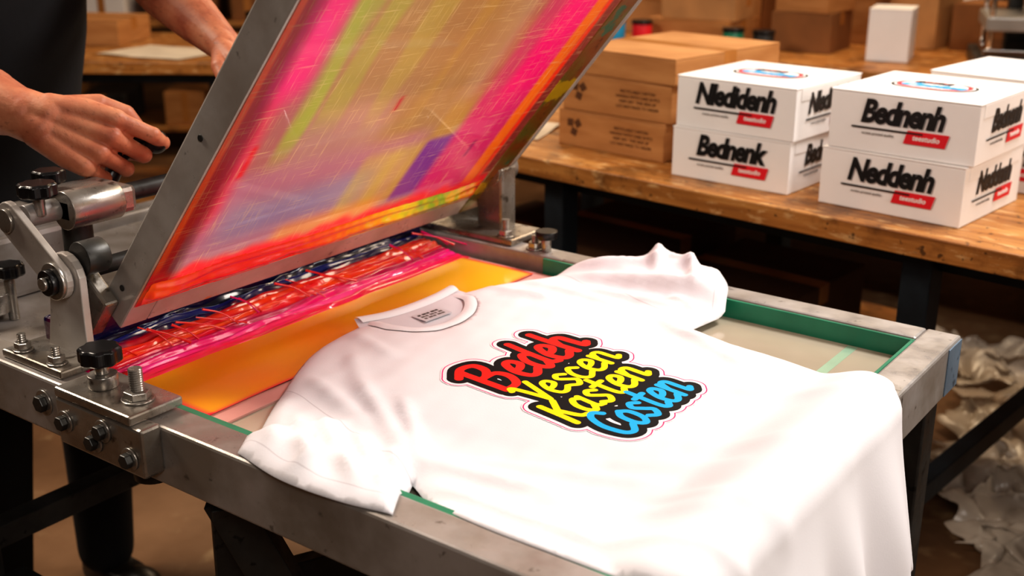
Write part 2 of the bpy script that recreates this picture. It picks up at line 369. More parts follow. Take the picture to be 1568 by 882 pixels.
# ------------------------------------------------------------------ hardware
def lobed_knob(name,c,r,h,parent,lobes=8):
    n=lobes*8; v=[]
    prof=[(0,.86),(.15,1),(.85,1),(1,.86)]
    for z,s in prof:
        for i in range(n):
            a=2*math.pi*i/n; rr=r*s*(1+.06*math.cos(lobes*a)); v.append((rr*math.cos(a),rr*math.sin(a),z*h))
    f=[(k*n+i,k*n+(i+1)%n,(k+1)*n+(i+1)%n,(k+1)*n+i) for k in range(3) for i in range(n)]+[tuple(range(n-1,-1,-1)),tuple(range(3*n,4*n))]
    meshob(name,v,f,blackpl,parent,mw=Matrix.Translation(c),bevel=.001)
def stud(name,c,h,parent,nut=True,r=.006):
    x,y,z=c
    cyl(name+'_washer',(x,y,z),(x,y,z+.003),r*2.3,steel,parent)
    if nut: cyl(name+'_nut',(x,y,z+.003),(x,y,z+.013),r*1.9,steel,parent,n=6)
    bm=bmesh.new(); n=20; rings=[]; k=int(h/.0015)
    for j in range(k+1):
        rr=r*(1 if j%2 else .86); rings.append([bm.verts.new((rr*math.cos(6.2832*i/n),rr*math.sin(6.2832*i/n),j*h/k)) for i in range(n)])
    for j in range(k):
        for i in range(n): bm.faces.new((rings[j][i],rings[j][(i+1)%n],rings[j+1][(i+1)%n],rings[j+1][i]))
    bm.faces.new(rings[-1]); bm.faces.new(rings[0][::-1])
    from_bm(name+'_thread',bm,steel,parent,False,Matrix.Translation((x,y,z)))
def hexbolt(name,c,d,r,parent):
    c=Vector(c); d=Vector(d).normalized()
    cyl(name+'_washer',c,c+d*.003,r*1.5,steel,parent); cyl(name+'_head',c+d*.003,c+d*.012,r,darksteel,parent,n=6)
box('clamp_block',(-1.275,.745,.84),(-1.10,.775,.905),steel,press,.004)
box('clamp_top',(-1.275,.745,.905),(-1.12,.825,.918),steel,press,.003)
cyl('clamp_boss',(-1.225,.785,.918),(-1.225,.785,.935),.019,steel,press)
cyl('clamp_stem',(-1.225,.785,.935),(-1.225,.785,.952),.009,steel,press)
lobed_knob('clamp_knob',(-1.225,.785,.950),.026,.022,press)
stud('clamp_stud',(-1.155,.785,.918),.042,press,True,.009)
for i,(x,z) in enumerate(((-1.255,.875),(-1.195,.865),(-1.175,.885),(-1.125,.862))): hexbolt('clamp_bolt_%d'%i,(x,.745,z),(0,-1,0),.010,press)
cyl('clamp_under',(-1.16,.80,.805),(-1.16,.80,.82),.026,blackpl,press)
def plate(name,prof,y0,y1,mat,parent,bevel=.002):
    n=len(prof); v=[(x,y0,z) for x,z in prof]+[(x,y1,z) for x,z in prof]
    f=[tuple(range(n)),tuple(range(2*n-1,n-1,-1))]+[(i,n+i,n+(i+1)%n,(i+1)%n) for i in range(n)]
    bm=bmesh.new(); vs=[bm.verts.new(p) for p in v]
    for q in f: bm.faces.new([vs[i] for i in q])
    return from_bm(name,bm,mat,parent,False,None,bevel)
def arc(cx,cz,r,a0,a1,n=10): return [(cx+r*math.cos(math.radians(a0+(a1-a0)*i/n)),cz+r*math.sin(math.radians(a0+(a1-a0)*i/n))) for i in range(n+1)]
for side,(y0,y1) in (('near',(.838,.850)),('far',(1.712,1.724))):
    pm=alu_lid if side=='near' else steel
    plate('hinge_upright_'+side,[(-1.43,.90),(-1.335,.90),(-1.335,.945)]+arc(-1.370,1.018,.036,-10,190)+[(-1.415,.96)],y0,y1,pm,press)
    plate('hinge_link_'+side,arc(-1.370,1.018,.026,-130,40)+arc(-1.468,1.085,.026,60,230),y0-.012,y0-.001,pm,press)
    yy=y0-.012
    cyl('pivot_washer_'+side,(-1.370,yy,1.018),(-1.370,yy-.006,1.018),.026,steel,press)
    cyl('pivot_cap_'+side,(-1.370,yy-.006,1.018),(-1.370,yy-.016,1.018),.018,blackpl,press)
    cyl('pivot_pin_'+side,(-1.370,yy-.016,1.018),(-1.370,yy-.022,1.018),.009,steel,press)
    cyl('link_washer_'+side,(-1.468,yy,1.085),(-1.468,yy-.006,1.085),.017,steel,press)
box('hinge_foot_near',(-1.46,.785,.90),(-1.32,.865,.912),steel,press,.003)
box('hinge_foot_far',(-1.46,1.62,.90),(-1.20,1.72,.912),steel,press,.003)
cyl('lid_axle',(-1.376,.85,1.018),(-1.376,1.712,1.018),.012,darksteel,press)
cyl('counter_tube',(-1.468,.85,1.085),(-1.468,.99,1.085),.016,alu,press)
cyl('counter_tube_far',(-1.468,.99,1.085),(-1.468,1.712,1.085),.014,darksteel,press)
box('lid_ear_near',(-.035,.865,-.03),(.04,.888,.045),steel,press,.004,LM)
cyl('ear_roller',(-1.35,.852,1.045),(-1.35,.887,1.045),.024,darksteel,press)
box('gear_block',(-1.53,.90,1.065),(-1.43,1.01,1.105),steel,press,.008)
cyl('gear_drum',(-1.45,.90,1.085),(-1.45,.985,1.085),.028,steel,press)
cyl('gear_post',(-1.50,.95,.885),(-1.50,.95,1.065),.022,darksteel,press)
lobed_knob('height_knob',(-1.455,.868,1.112),.026,.020,press)
cyl('height_knob_stem',(-1.455,.868,1.085),(-1.455,.868,1.115),.008,steel,press)
lobed_knob('lock_knob',(-1.50,.915,1.115),.022,.020,press,6)
cyl('lock_knob_stem',(-1.50,.915,1.09),(-1.50,.915,1.117),.008,steel,press)
for i,(x,y) in enumerate(((-1.43,.80),(-1.35,.80),(-1.60,.81),(-1.72,.80))): stud('base_stud_%d'%i,(x,y,.912 if x>-1.5 else .90),.025,press,True,.006)
hexbolt('rail_bolt_a',(-1.35,.775,.865),(0,-1,0),.012,press); hexbolt('rail_bolt_b',(-1.60,.775,.86),(0,-1,0),.012,press)
cyl('left_disc',(-1.66,.87,.90),(-1.66,.87,.93),.05,steel,press)
lobed_knob('tension_knob',(-1.62,.90,.955),.024,.02,press); cyl('tension_stem',(-1.62,.90,.885),(-1.62,.90,.956),.008,steel,press)
box('side_housing',(-1.90,.86,.885),(-1.70,1.10,.99),alu,press,.01)
box('far_bracket',(-1.315,1.665,.90),(-1.255,1.71,1.03),steel,press,.006)
cyl('far_bracket_boss',(-1.285,1.660,1.02),(-1.285,1.72,1.02),.028,steel,press)
stud('far_stud_a',(-1.225,1.637,.912),.032,press,True,.007)
stud('far_stud_b',(-1.16,1.637,.90),.025,press,True,.007)
cyl('far_knob',(-1.135,1.637,.925),(-1.135,1.637,.938),.02,blackpl,press); cyl('far_knob_stem',(-1.135,1.637,.90),(-1.135,1.637,.926),.009,steel,press)
for i,(x,y) in enumerate(((-.46,.82),(-.46,1.615),(-1.70,.82),(-1.70,1.615))):
    box('leg_%d'%i,(x-.028,y-.028,0.012),(x+.028,y+.028,.82),darksteel,press,.003)
    box('foot_pad_%d'%i,(x-.045,y-.045,0),(x+.045,y+.045,.012),darksteel,press,.002)
beam('brace_a',(-1.67,.845,.30),(-.62,1.2,.80),.035,.05,darksteel,press)
beam('brace_b',(-1.06,.83,.80),(-1.36,1.05,.02),.04,.055,darksteel,press)
beam('brace_b2',(-1.06,.83,.80),(-.80,1.05,.02),.04,.055,darksteel,press)
beam('stretcher_near',(-1.67,.86,.42),(-.49,.86,.42),.04,.04,darksteel,press)
beam('stretcher_back',(-1.70,.85,.50),(-1.70,1.60,.50),.04,.04,darksteel,press)

# ------------------------------------------------------------------ t-shirt
secs=[('sh',[(-1.175,1.195),(-1.155,1.08),(-1.08,.945),(-1.02,.855),(-.97,.781)]),
 ('hem',[(-.97,.781),(-.885,.766),(-.80,.770),(-.734,.784)]),
 ('ua',[(-.734,.784),(-.762,.83),(-.785,.873)]),
 ('side',[(-.785,.873),(-.715,.838),(-.641,.822),(-.52,.828),(-.40,.840),(-.25,.850),(-.13,.86)]),
 ('hem',[(-.13,.86),(-.12,1.0),(-.13,1.2),(-.165,1.42)]),
 ('side',[(-.165,1.42),(-.28,1.405),(-.404,1.400),(-.453,1.435),(-.596,1.450),(-.764,1.49)]),
 ('ua',[(-.764,1.49),(-.752,1.577)]),
 ('hem',[(-.752,1.577),(-.785,1.65),(-.83,1.71)]),
 ('hem',[(-.83,1.71),(-.885,1.715),(-.95,1.735)]),
 ('sh',[(-.95,1.735),(-1.0,1.66),(-1.063,1.58),(-1.12,1.48),(-1.15,1.385)]),
 ('neck',[(-1.15,1.385),(-1.095,1.378),(-1.055,1.33),(-1.043,1.270),(-1.065,1.215),(-1.115,1.190),(-1.175,1.195)])]
loop=[];kinds=[]
for k,p in secs:
    q=cat(p,10)[:-1]; loop+=list(q); kinds+=[k]*len(q)
loop=np.array(loop)
nxt=np.roll(loop,-1,0)
def bd(P,sel): 
    idx=[i for i,k in enumerate(kinds) if k in sel]; return segdist(P,loop[idx],nxt[idx])
folds=[ # v0,u0,v1,u1,width,height
 (-1.06,.93,-.93,.80,.014,.011),(-1.0,.90,-.86,.79,.012,.013),(-.95,.90,-.80,.80,.012,.014),(-.90,.905,-.76,.81,.010,.013),(-.84,.895,-.75,.84,.010,.014),
 (-1.08,1.00,-.90,.93,.014,.007),(-1.0,1.02,-.80,.89,.013,.009),(-.93,1.02,-.78,.89,.011,.008),(-.80,.90,-.62,.93,.012,.010),(-.78,.92,-.55,1.02,.014,.007),
 (-.74,.87,-.55,.87,.011,.010),(-.60,.85,-.40,.92,.014,.008),(-1.10,1.10,-.98,1.0,.014,.005),(-.97,.83,-.94,.92,.011,.010),
 (-.88,.775,-.87,.84,.011,.008),
 (-1.02,1.60,-.85,1.66,.012,.014),(-1.04,1.56,-.80,1.60,.011,.012),(-.95,1.70,-.86,1.66,.012,.020),(-.96,1.72,-.90,1.62,.012,.018),(-.99,1.52,-.78,1.53,.011,.009),
 (-.88,1.70,-.82,1.60,.010,.016),(-1.08,1.50,-.90,1.49,.012,.007),(-.84,1.56,-.76,1.53,.010,.012),(-.80,1.47,-.62,1.38,.013,.008),(-.76,1.44,-.55,1.43,.010,.009),
 (-1.12,1.44,-1.0,1.44,.010,.006),(-1.14,1.15,-1.04,1.12,.012,.005),(-1.06,1.42,-.95,1.46,.010,.005),(-.60,1.30,-.44,1.36,.020,.006),(-.55,.98,-.40,1.02,.020,.006),(-.70,.98,-.50,1.10,.016,.005),(-.58,1.12,-.42,1.20,.022,.005),(-.66,.90,-.46,.98,.014,.006)]
def height(P):
    D=bd(P,('sh','hem','ua','side')); 
    h=.013*(1-np.exp(-D/.012)); f=np.zeros(len(P))
    for v0,u0,v1,u1,w_,hh in folds:
        a=np.array((v0,u0)); d=np.array((v1,u1))-a; L=d@d; tt=((P-a)@d)/L; tc=np.clip(tt,0,1)
        q=P-(a+tc[:,None]*d); dd=np.hypot(q[:,0],q[:,1]); f+=hh*np.exp(-(dd/w_)**2)*(1-.6*(2*tc-1)**4)
    dcen=1-np.exp(-(((P[:,0]+.78)/.20)**2+((P[:,1]-1.2)/.22)**2)**2)
    rgt=1-sm(P[:,0],-.66,-.52)
    h+=(1-np.exp(-D/.022))*(f*dcen+.0020*waves(P,.24,11)*(.5+.5*dcen)*(.55+.45*rgt)+.0006*waves(P,.06,12)*dcen*rgt)
    s=np.clip(P[:,0]+.43,0,1)
    y=P[:,1]
    fo=.5+.5*np.sin(y*38+1.2*np.sin(y*11)+1.0); fo2=.5+.5*np.sin(y*63+2*np.sin(y*7)+s*2)
    h+=sm(s,.0,.20)*(.020*fo+.008*fo2)
    return h
def base(P):
    r=np.maximum.reduce([sm(P[:,0],-.54,-.46),1-sm(P[:,1],.815,.86),sm(P[:,1],1.56,1.605)])
    return .880+.0225*r
def cloth(P,lift=0):
    h=height(P)+lift; z=base(P); r=.026; s=P[:,0]+.440; an=np.clip(s/r,0,math.pi/2)
    over=np.clip(s-r*math.pi/2,0,9)
    x=np.where(s<0,P[:,0],-.440+r*np.sin(an)+over*.12); zz=np.where(s<0,z,z-r*(1-np.cos(an))-over*.99)
    return np.stack([x+h*np.sin(an),P[:,1]+0*x,zz+h*np.cos(an)],1)
gs=.006; gx=np.arange(-1.18,-.10,gs); gy=np.arange(.75,1.75,gs); G=np.stack(np.meshgrid(gx,gy),-1).reshape(-1,2)
G=G+rng.uniform(-.0010,.0010,G.shape)
ins=np.zeros(len(G),bool)
for a,b_ in zip(loop,nxt):
    if abs(b_[1]-a[1])<1e-12: continue
    c1=(a[1]>G[:,1])!=(b_[1]>G[:,1])
    xi=(b_[0]-a[0])*(G[:,1]-a[1])/(b_[1]-a[1])+a[0]; ins^=c1&(G[:,0]<xi)
G=G[ins]; G=G[bd(G,('sh','hem','ua','side','neck'))>.003]
allp=np.concatenate([loop,G]); nl=len(loop)
res=geometry.delaunay_2d_cdt([Vector(p) for p in allp],[(i,(i+1)%nl) for i in range(nl)],[list(range(nl))],1,1e-6)
PV=np.array([[v.x,v.y] for v in res[0]]); TF=res[2]
m,nt,b=newmat('white_cotton'); cotton=m
def cotton_setup(nt,b):
    b.inputs['Roughness'].default_value=.9
    b.inputs['Sheen Weight'].default_value=.05
SH1,SH2=C('#eceaee'),C('#e6e3e8')
c0=ramp(nt,noise(nt,4,4),[(.3,SH1),(.7,SH2)])
def attr(nt,n_):
    a=N(nt,'ShaderNodeAttribute'); a.attribute_name=n_; return a.outputs['Fac']
def mth(nt,op,a,b_=None):
    n_=N(nt,'ShaderNodeMath',operation=op)
    for i,x in enumerate((a,b_)):
        if x is None: continue
        if hasattr(x,'links'): nt.links.new(x,n_.inputs[i])
        else: n_.inputs[i].default_value=x
    return n_.outputs[0]
l1=mth(nt,'LESS_THAN',mth(nt,'ABSOLUTE',mth(nt,'SUBTRACT',attr(nt,'hemd'),.020)),.0008)
l2=mth(nt,'LESS_THAN',mth(nt,'ABSOLUTE',attr(nt,'seam')),.0010)
ln=mth(nt,'MAXIMUM',l1,l2)
c=mixc(nt,mth(nt,'MULTIPLY',ln,.45),c0,C('#b9b2b8')); nt.links.new(c,b.inputs['Base Color']); cotton_setup(nt,b)
bump(nt,b,noise(nt,400,2),.2,.0006)
tee=empty('t_shirt',(-.8,1.2,.9))
me=meshob('shirt_body',cloth(PV),[tuple(reversed(f)) for f in TF],cotton,tee,True)
if sum(p.normal.z for p in me.data.polygons)<0: me.data.flip_normals()
hd=bd(PV,('hem',))
def sgn(P,a,b_):
    a=np.array(a);b_=np.array(b_);d=(b_-a)/np.linalg.norm(b_-a); n_=np.array((-d[1],d[0])); tt=(P-a)@d; L=np.linalg.norm(b_-a)
    s_=(P-a)@n_; bad=(tt<-.003)|(tt>L+.003); s_[bad]=.5; return s_
s1=sgn(PV,(-1.10,.965),(-.785,.873)); s2=sgn(PV,(-1.075,1.565),(-.764,1.49)); sv=np.where(np.abs(s1)<np.abs(s2),s1,s2)
for nm,val in (('hemd',hd),('seam',sv)):
    a=me.data.attributes.new(nm,'FLOAT','POINT'); a.data.foreach_set('value',val.astype(np.float32))
md=me.modifiers.new('s','SOLIDIFY'); md.thickness=.0012; md.offset=-1
def ribbon(name,path,w,lift,mat,parent,side=1,n=7,puff=.0025):
    path=np.array(path); d=np.gradient(path,axis=0); d/=np.linalg.norm(d,axis=1)[:,None]; nr=np.stack([-d[:,1],d[:,0]],1)*side
    rows=[]
    for j in range(n):
        q=j/(n-1); p=path+nr*w*q; c_=cloth(p); c_[:,2]=c_[:,2]+lift+puff*math.sin(math.pi*q); rows.append(c_)
    A=np.stack(rows); return gridmesh(name,A[:,:,0],A[:,:,1],A[:,:,2],mat,parent)
ribm,nt,b=newmat('rib_knit'); cotton_setup(nt,b); b.inputs['Base Color'].default_value=C('#ebe8ec')
bump(nt,b,noise(nt,250,2,(1,1,1)),.4,.001)
neck=cat(secs[-1][1],14)
ribbon('collar_front',neck,.020,.0012,ribm,tee,-1)
inner=M('white_cotton_inner',C('#dcd8de'),.9,0,C('#d4d0d6'))
bk=cat([(-1.178,1.190),(-1.158,1.235),(-1.150,1.29),(-1.150,1.345),(-1.156,1.392)],14)
fr=cat([(-1.140,1.170),(-1.04,1.19),(-1.005,1.265),(-1.02,1.355),(-1.11,1.405)],14)
rows=[]
for j in range(12):
    q=j/11; p=bk*(1-q)+fr*q; z=.8905+.006*(1-q)**2-.003*q; rows.append(np.stack([p[:,0],p[:,1],np.full(len(p),z)],1))
A=np.stack(rows); gridmesh('back_neck_panel',A[:,:,0],A[:,:,1],A[:,:,2],inner,tee)
rows=[]
for j in range(7):
    q=j/6; p=bk.copy(); p[:,0]+=q*.018; rows.append(np.stack([p[:,0],p[:,1],np.full(len(p),.899-.004*q+.003*math.sin(math.pi*q))],1))
A=np.stack(rows); gridmesh('collar_back',A[:,:,0],A[:,:,1],A[:,:,2],ribm,tee)
lab=Matrix.Translation((-1.100,1.280,.8942))@Matrix.Rotation(math.radians(84),4,'Z')
box('neck_label',(-.028,-.016,-.0005),(.028,.016,.0006),M('label_white',C('#d6d2d8'),.7),tee,0,lab)
for i in range(3):
    for k in range(5): box('label_print_%d_%d'%(i,k),(-.022+.009*k,.006-.0078*i,.0006),(-.022+.009*k+.0056+.002*((i+k)%2),.0108-.0078*i,.0008),black if i<1 else greyp,tee,0,lab)
# --- print
GL={'B':([[(.1,.02),(.12,1.65)],[(-.3,1.40),(.3,1.72),(.82,1.6),(.85,1.2),(.5,.95),(.2,.9)],[(.3,.92),(.88,.85),(1.02,.45),(.7,.05),(.1,.02)]],1.36),
'e':([[(.08,.5),(.45,.55),(.72,.72),(.6,1.0),(.3,.95),(.08,.5),(.2,.08),(.5,.0),(.9,.2)]],.98),
'd':([[(.7,.85),(.4,1.0),(.1,.7),(.1,.25),(.35,.0),(.7,.3)],[(.78,1.7),(.72,.9),(.72,.2),(1.0,.05)]],1.06),
'h':([[(.12,1.7),(.1,0)],[(.1,.6),(.35,.98),(.65,.9),(.68,.4),(.72,.05),(.98,.15)]],1.0),
'V':([[(-.1,1.4),(.12,1.5),(.4,.05)],[(.4,.05),(.95,1.5)]],.98),
's':([[(.72,.85),(.4,1.02),(.15,.8),(.45,.5),(.7,.25),(.4,-.02),(.05,.15)]],.90),
'c':([[(.7,.82),(.4,1.02),(.1,.7),(.1,.25),(.4,0),(.85,.2)]],.90),
'n':([[(.1,1),(.1,0)],[(.1,.6),(.35,.98),(.65,.9),(.68,.4),(.72,.05),(.98,.15)]],1.0),
'K':([[(.12,1.55),(.1,0)],[(.85,1.45),(.15,.75)],[(.35,.9),(.65,.2),(1.0,.05)]],1.12),
'a':([[(.7,.85),(.4,1.0),(.1,.7),(.1,.25),(.35,0),(.7,.3)],[(.75,1.0),(.72,.2),(1.0,.05)]],1.06),
't':([[(.38,1.5),(.3,.3),(.5,.0),(.8,.15)],[(0,1.05),(.72,1.08)]],.84),
'o':([[(.4,1),(.1,.75),(.1,.25),(.4,0),(.72,.25),(.72,.75),(.4,1)]],.96),
'C':([[(.98,1.3),(.7,1.55),(.3,1.4),(.08,.85),(.25,.2),(.65,0),(1.1,.25)]],1.2)}
phi=math.radians(-1.0)
def line(word,a0,b0,ux,uy,slant=.14,rise=0.0):
    S=[]; x=0
    for ch in word:
        st,adv=GL[ch]
        for s_ in st:
            q=cat(s_,5); xx=(x+q[:,0])*ux+q[:,1]*uy*slant; S.append(np.stack([a0+xx,b0+q[:,1]*uy+xx*rise],1))
        x+=adv
    A=np.concatenate([s_[:-1] for s_ in S]); B=np.concatenate([s_[1:] for s_ in S]); return A,B
ga,gb=np.meshgrid(np.arange(-.01,.320,.0012),np.arange(-.230,.145,.0012)); Q=np.stack([ga.ravel(),gb.ravel()],1)
def lsd(*ls): 
    o=np.full(len(Q),1e9)
    for A_,B_ in ls: o=np.minimum(o,segdist(Q,A_,B_))
    return o
dR=lsd(line('Bedeh',.062,.010,.0390,.0550))-.0062
dY=np.minimum(lsd(line('Vescen',.060,-.054,.0335,.0400))-.0045,lsd(line('Kasten',.034,-.116,.0325,.0400))-.0047)
dB=lsd(line('Costen',.040,-.184,.0300,.0430))-.0047
Dm=np.minimum.reduce([dR,dY,dB])
flat=np.stack([-.826+Q[:,0]*math.sin(phi)-Q[:,1]*math.cos(phi),1.056+Q[:,0]*math.cos(phi)+Q[:,1]*math.sin(phi)],1)
W=cloth(flat,.0006).reshape(ga.shape+(3,))
m,nt,b=newmat('shirt_print')
c=mixc(nt,mth(nt,'LESS_THAN',attr(nt,'dall'),.0172),SH1,C('#ef2f78'))
c=mixc(nt,mth(nt,'LESS_THAN',attr(nt,'dall'),.0155),c,SH1)
c=mixc(nt,mth(nt,'LESS_THAN',attr(nt,'dall'),.0104),c,C('#08070a'))
for nm,cc in (('dred','#e8241a'),('dyel','#ffe000'),('dblu','#1fb0ea')):
    c=mixc(nt,mth(nt,'LESS_THAN',attr(nt,nm),0.0),c,C(cc))
nt.links.new(c,b.inputs['Base Color']); b.inputs['Roughness'].default_value=.75; b.inputs['Specular IOR Level'].default_value=.25; bump(nt,b,noise(nt,400,2),.2,.0006)
gridmesh('shirt_print',W[:,:,0],W[:,:,1],W[:,:,2],m,tee,None,None,(Dm<.0182),{'dred':dR,'dyel':dY,'dblu':dB,'dall':Dm})

# ------------------------------------------------------------------ workbench and boxes
def workbench(name,center,rz,L,D,H=.90,shelf=True,legx=None,shx=None):
    e=empty(name,(center[0],center[1],0),rz); Mx=Tz((center[0],center[1],0),rz); k=5; w=D/k
    for i in range(k):
        box('plank_%d'%i,(-L/2,-D/2+i*w+.0008,H-.045),(L/2,-D/2+(i+1)*w-.0008,H),wood,e,.003,Mx)
    legs=legx or [-L/2+.12,L/2-.12]
    for i,x in enumerate(legs):
        for j,y in enumerate((-D/2+.08,D/2-.08)):
            box('leg_%d_%d'%(i,j),(x-.03,y-.03,0),(x+.03,y+.03,H-.045),bench_steel,e,.003,Mx)
        box('cross_%d'%i,(x-.02,-D/2+.11,.25),(x+.02,D/2-.11,.30),bench_steel,e,.003,Mx)
    box('apron_front',(-L/2+.05,-D/2+.09,H-.09),(L/2-.05,-D/2+.11,H-.046),bench_steel,e,.002,Mx)
    box('apron_back',(-L/2+.05,D/2-.07,H-.11),(L/2-.05,D/2-.05,H-.046),bench_steel,e,.002,Mx)
    if shelf:
        s0,s1=shx or (-L/2+.1,L/2-.1); box('lower_shelf',(s0,-D/2+.12,.30),(s1,D/2-.12,.325),wood,e,.002,Mx)
    return e,Mx
ry=math.radians(-6)
cx,cy=-.95+.62*math.sin(-ry),2.165+.62*math.cos(ry)
bench,BM=workbench('workbench',(cx,cy),ry,3.0,1.24,.90,True,[-1.38,-.62,.30,1.38],(-1.42,-.08))
def carton(name,c,w,d,h,rz,z,mat=None,kraft=True,logo=None,top=False,detail=True):
    mat=mat or (cardb if kraft else whitecard); e=empty(name,(c[0],c[1],z),rz); Mx=Tz((c[0],c[1],z),rz)
    box('carton_body',(-w/2,-d/2,0),(w/2,d/2,h-.004),mat,e,.002,Mx)
    if kraft:
        box('flap_a',(-w/2,-d/2,h-.0038),(w/2,-.001,h-.0005),mat,e,.001,Mx); box('flap_b',(-w/2,.001,h-.0038),(w/2,d/2,h-.0005),mat,e,.001,Mx)
        box('tape_top',(-w/2-.0006,-.025,h-.0004),(w/2+.0006,.025,h-.0001),tape,e,0,Mx)
        box('tape_side',(w/2+.0001,-.025,h-.05),(w/2+.0006,.025,h-.0001),tape,e,0,Mx)
    else:
        box('lid_panel',(-w/2-.001,-d/2-.001,h-.0038),(w/2+.001,d/2+.001,h-.0004),mat,e,.001,Mx)
        box('tuck_flap',(w/2-.001,-d/2+.02,h-.03),(w/2+.0012,d/2-.02,h-.004),mat,e,.0008,Mx)
    R=Matrix.Rotation(math.pi/2,4,'X')
    if kraft and detail:
        F=Mx@Matrix.Translation((0,-d/2-.0006,h*.5))@R
        for i in range(4): text('print_line_%d'%i,['RECYCLABLE CARTON','HANDLE WITH CARE 24 PCS','KEEP DRY  THIS SIDE UP','LOT 0427 MADE TO ORDER'][i],.010,F@Matrix.Translation((.065,.018-.012*i,0)),cardd,e)
        for i,(sx,sy) in enumerate(((-.012,.01),(.012,.01),(0,-.012))):
            box('mark_%d'%i,(-.009,-.009,0),(.009,.009,.0003),cardd,e,0,F@Matrix.Translation((-w/2+.05+sx,sy+.004,0))@Matrix.Rotation(.6*i,4,'Z'))
    if logo:
        for k,(F,s) in enumerate(((Mx@Matrix.Translation((0.0,-d/2-.0016,h*.55))@R,1.0),(Mx@Matrix.Translation((w/2+.0018,0,h*.52))@Matrix.Rotation(math.pi/2,4,'Z')@R,.95))):
            text('logo_word_%d'%k,logo,.062*s,F@Matrix.Translation((0,.014,0)),black,e,.0026,.25,'CENTER',.91,.82)
            box('logo_rule_%d'%k,(-.100,-.0018,0),(.045,.0018,.0003),black,e,0,F@Matrix.Translation((0,-.017,0)))
            v=[(.008,-.038,.0002),(.090,-.038,.0002),(.097,-.012,.0002),(.015,-.012,.0002)]
            meshob('logo_tag_%d'%k,v,[(0,1,2,3)],redp,e,mw=F)
            text('logo_tagtext_%d'%k,'teestudio',.014,F@Matrix.Translation((.052,-.025,.0005)),whitecard,e,.0003,.2)
            text('logo_small_%d'%k,'screen printed quality',.0075,F@Matrix.Translation((-.045,-.027,.0)),greyp,e,0,.1)
    if top:
        F=Mx@Matrix.Translation((0.0,.0,h+.0004))
        for i,(rx,ry_,mm) in enumerate(((.086,.060,black),(.080,.054,whitecard),(.076,.050,redp),(.066,.041,whitecard))):
            n=48; v=[(rx*math.cos(6.2832*j/n),ry_*math.sin(6.2832*j/n)*(1+.15*math.cos(12.5664*j/n)),.0003*i) for j in range(n)]
            meshob('top_badge_%d'%i,v,[tuple(range(n))],mm,e,mw=F)
        text('top_badge_text','Costen',.044,F@Matrix.Translation((0,-.010,.0013)),bluep,e,.0035,.3)
        text('top_badge_text_b','bedeh',.030,F@Matrix.Translation((-.01,.024,.0013)),black,e,.002,.3)
    return e
Z0=.9005; r4=math.radians(-4); r6=math.radians(-6.3); r7=math.radians(-7)
carton('product_box',(-1.087,2.413),.288,.287,.112,r4,Z0,None,False,'Bednenk')
carton('product_box',(-1.080,2.416),.290,.289,.112,r4-.02,Z0+.1125,None,False,'Nledidenh',True)
carton('product_box',(-.718,2.378),.296,.290,.118,r6,Z0,None,False,'Neddenh')
carton('product_box',(-.712,2.382),.296,.290,.118,r6+.03,Z0+.1185,None,False,'Bednenh',True)
carton('product_box',(-.60,2.72),.30,.29,.118,r6,Z0,None,False,'Bednenh')
carton('product_box',(-.62,2.725),.30,.29,.118,r6-.04,Z0+.1185,None,False,'Neddenh')
carton('cardboard_box',(-1.447,2.595),.325,.42,.090,r7,Z0)
carton('cardboard_box',(-1.440,2.600),.325,.42,.090,r7+.02,Z0+.0905)
carton('cardboard_box',(-1.425,2.605),.335,.43,.062,r7-.02,Z0+.1810,detail=False)
for i,(lx,w,d,h) in enumerate(((-1.12,.30,.5,.22),(-.70,.38,.5,.3),(-.28,.36,.45,.26))):
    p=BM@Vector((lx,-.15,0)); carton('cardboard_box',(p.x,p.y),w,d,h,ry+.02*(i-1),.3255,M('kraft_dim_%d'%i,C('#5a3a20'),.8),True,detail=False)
paper=M('paper',C('#e0d2be'),.7)
def sheet(name,c,w,d,z,rz,mat,n=10,amp=.004,seed=0):
    X,Y=np.meshgrid(np.linspace(-w/2,w/2,n),np.linspace(-d/2,d/2,n)); P=np.stack([X.ravel(),Y.ravel()],1)
    Z=(np.abs(waves(P,w*.9,seed))*amp).reshape(X.shape); return gridmesh(name,X,Y,Z,mat,None,mw=Tz((c[0],c[1],z),rz))
sheet('paper_sheet',(-1.85,2.46),.26,.20,.902,.3,paper,seed=3); sheet('paper_sheet',(-1.78,2.90),.22,.24,.902,.2,paper,seed=4)

# ------------------------------------------------------------------ back benches & props
b2,B2=workbench('workbench',(-3.75,3.15),math.radians(34),2.4,.9,.90,True)
b3,B3=workbench('workbench',(-1.6,4.55),math.radians(-3),3.6,1.0,.90,True)
def onb(Bm,x,y): p=Bm@Vector((x,y,0)); return (p.x,p.y)
kr2=M('kraft_pale',C('#c08f5c'),.75); kr3=M('kraft_deep',C('#8a5a30'),.8)
for i,(x,y,w,d,h,z,mm) in enumerate(((-.68,-.16,.36,.30,.10,0,cardb),(-.66,-.14,.32,.28,.10,.1005,kr2),(-.64,-.16,.26,.24,.14,.2010,kr3),(-.70,.25,.30,.30,.30,0,kr3),(-.24,-.08,.24,.26,.15,0,kr3),(-.23,-.08,.22,.24,.12,.1505,cardb),(-.25,-.10,.20,.22,.14,.271,kr2),(-.26,.28,.3,.28,.34,0,cardb),(.32,.34,.24,.22,.18,0,kr3),(.06,.32,.20,.24,.26,0,kr2),(-1.15,.1,.40,.40,.14,0,kr2),(-1.12,.1,.34,.36,.16,.1405,cardb),(-.98,.38,.12,.12,.42,0,whitecard) )):
    c_=onb(B3,x,y); carton('cardboard_box',c_,w,d,h,-.03+.1*math.sin(i*2),Z0+z,mm,detail=False)
carton('storage_carton',onb(B3,.12,-.16),.15,.17,.19,.2,Z0,None,False)
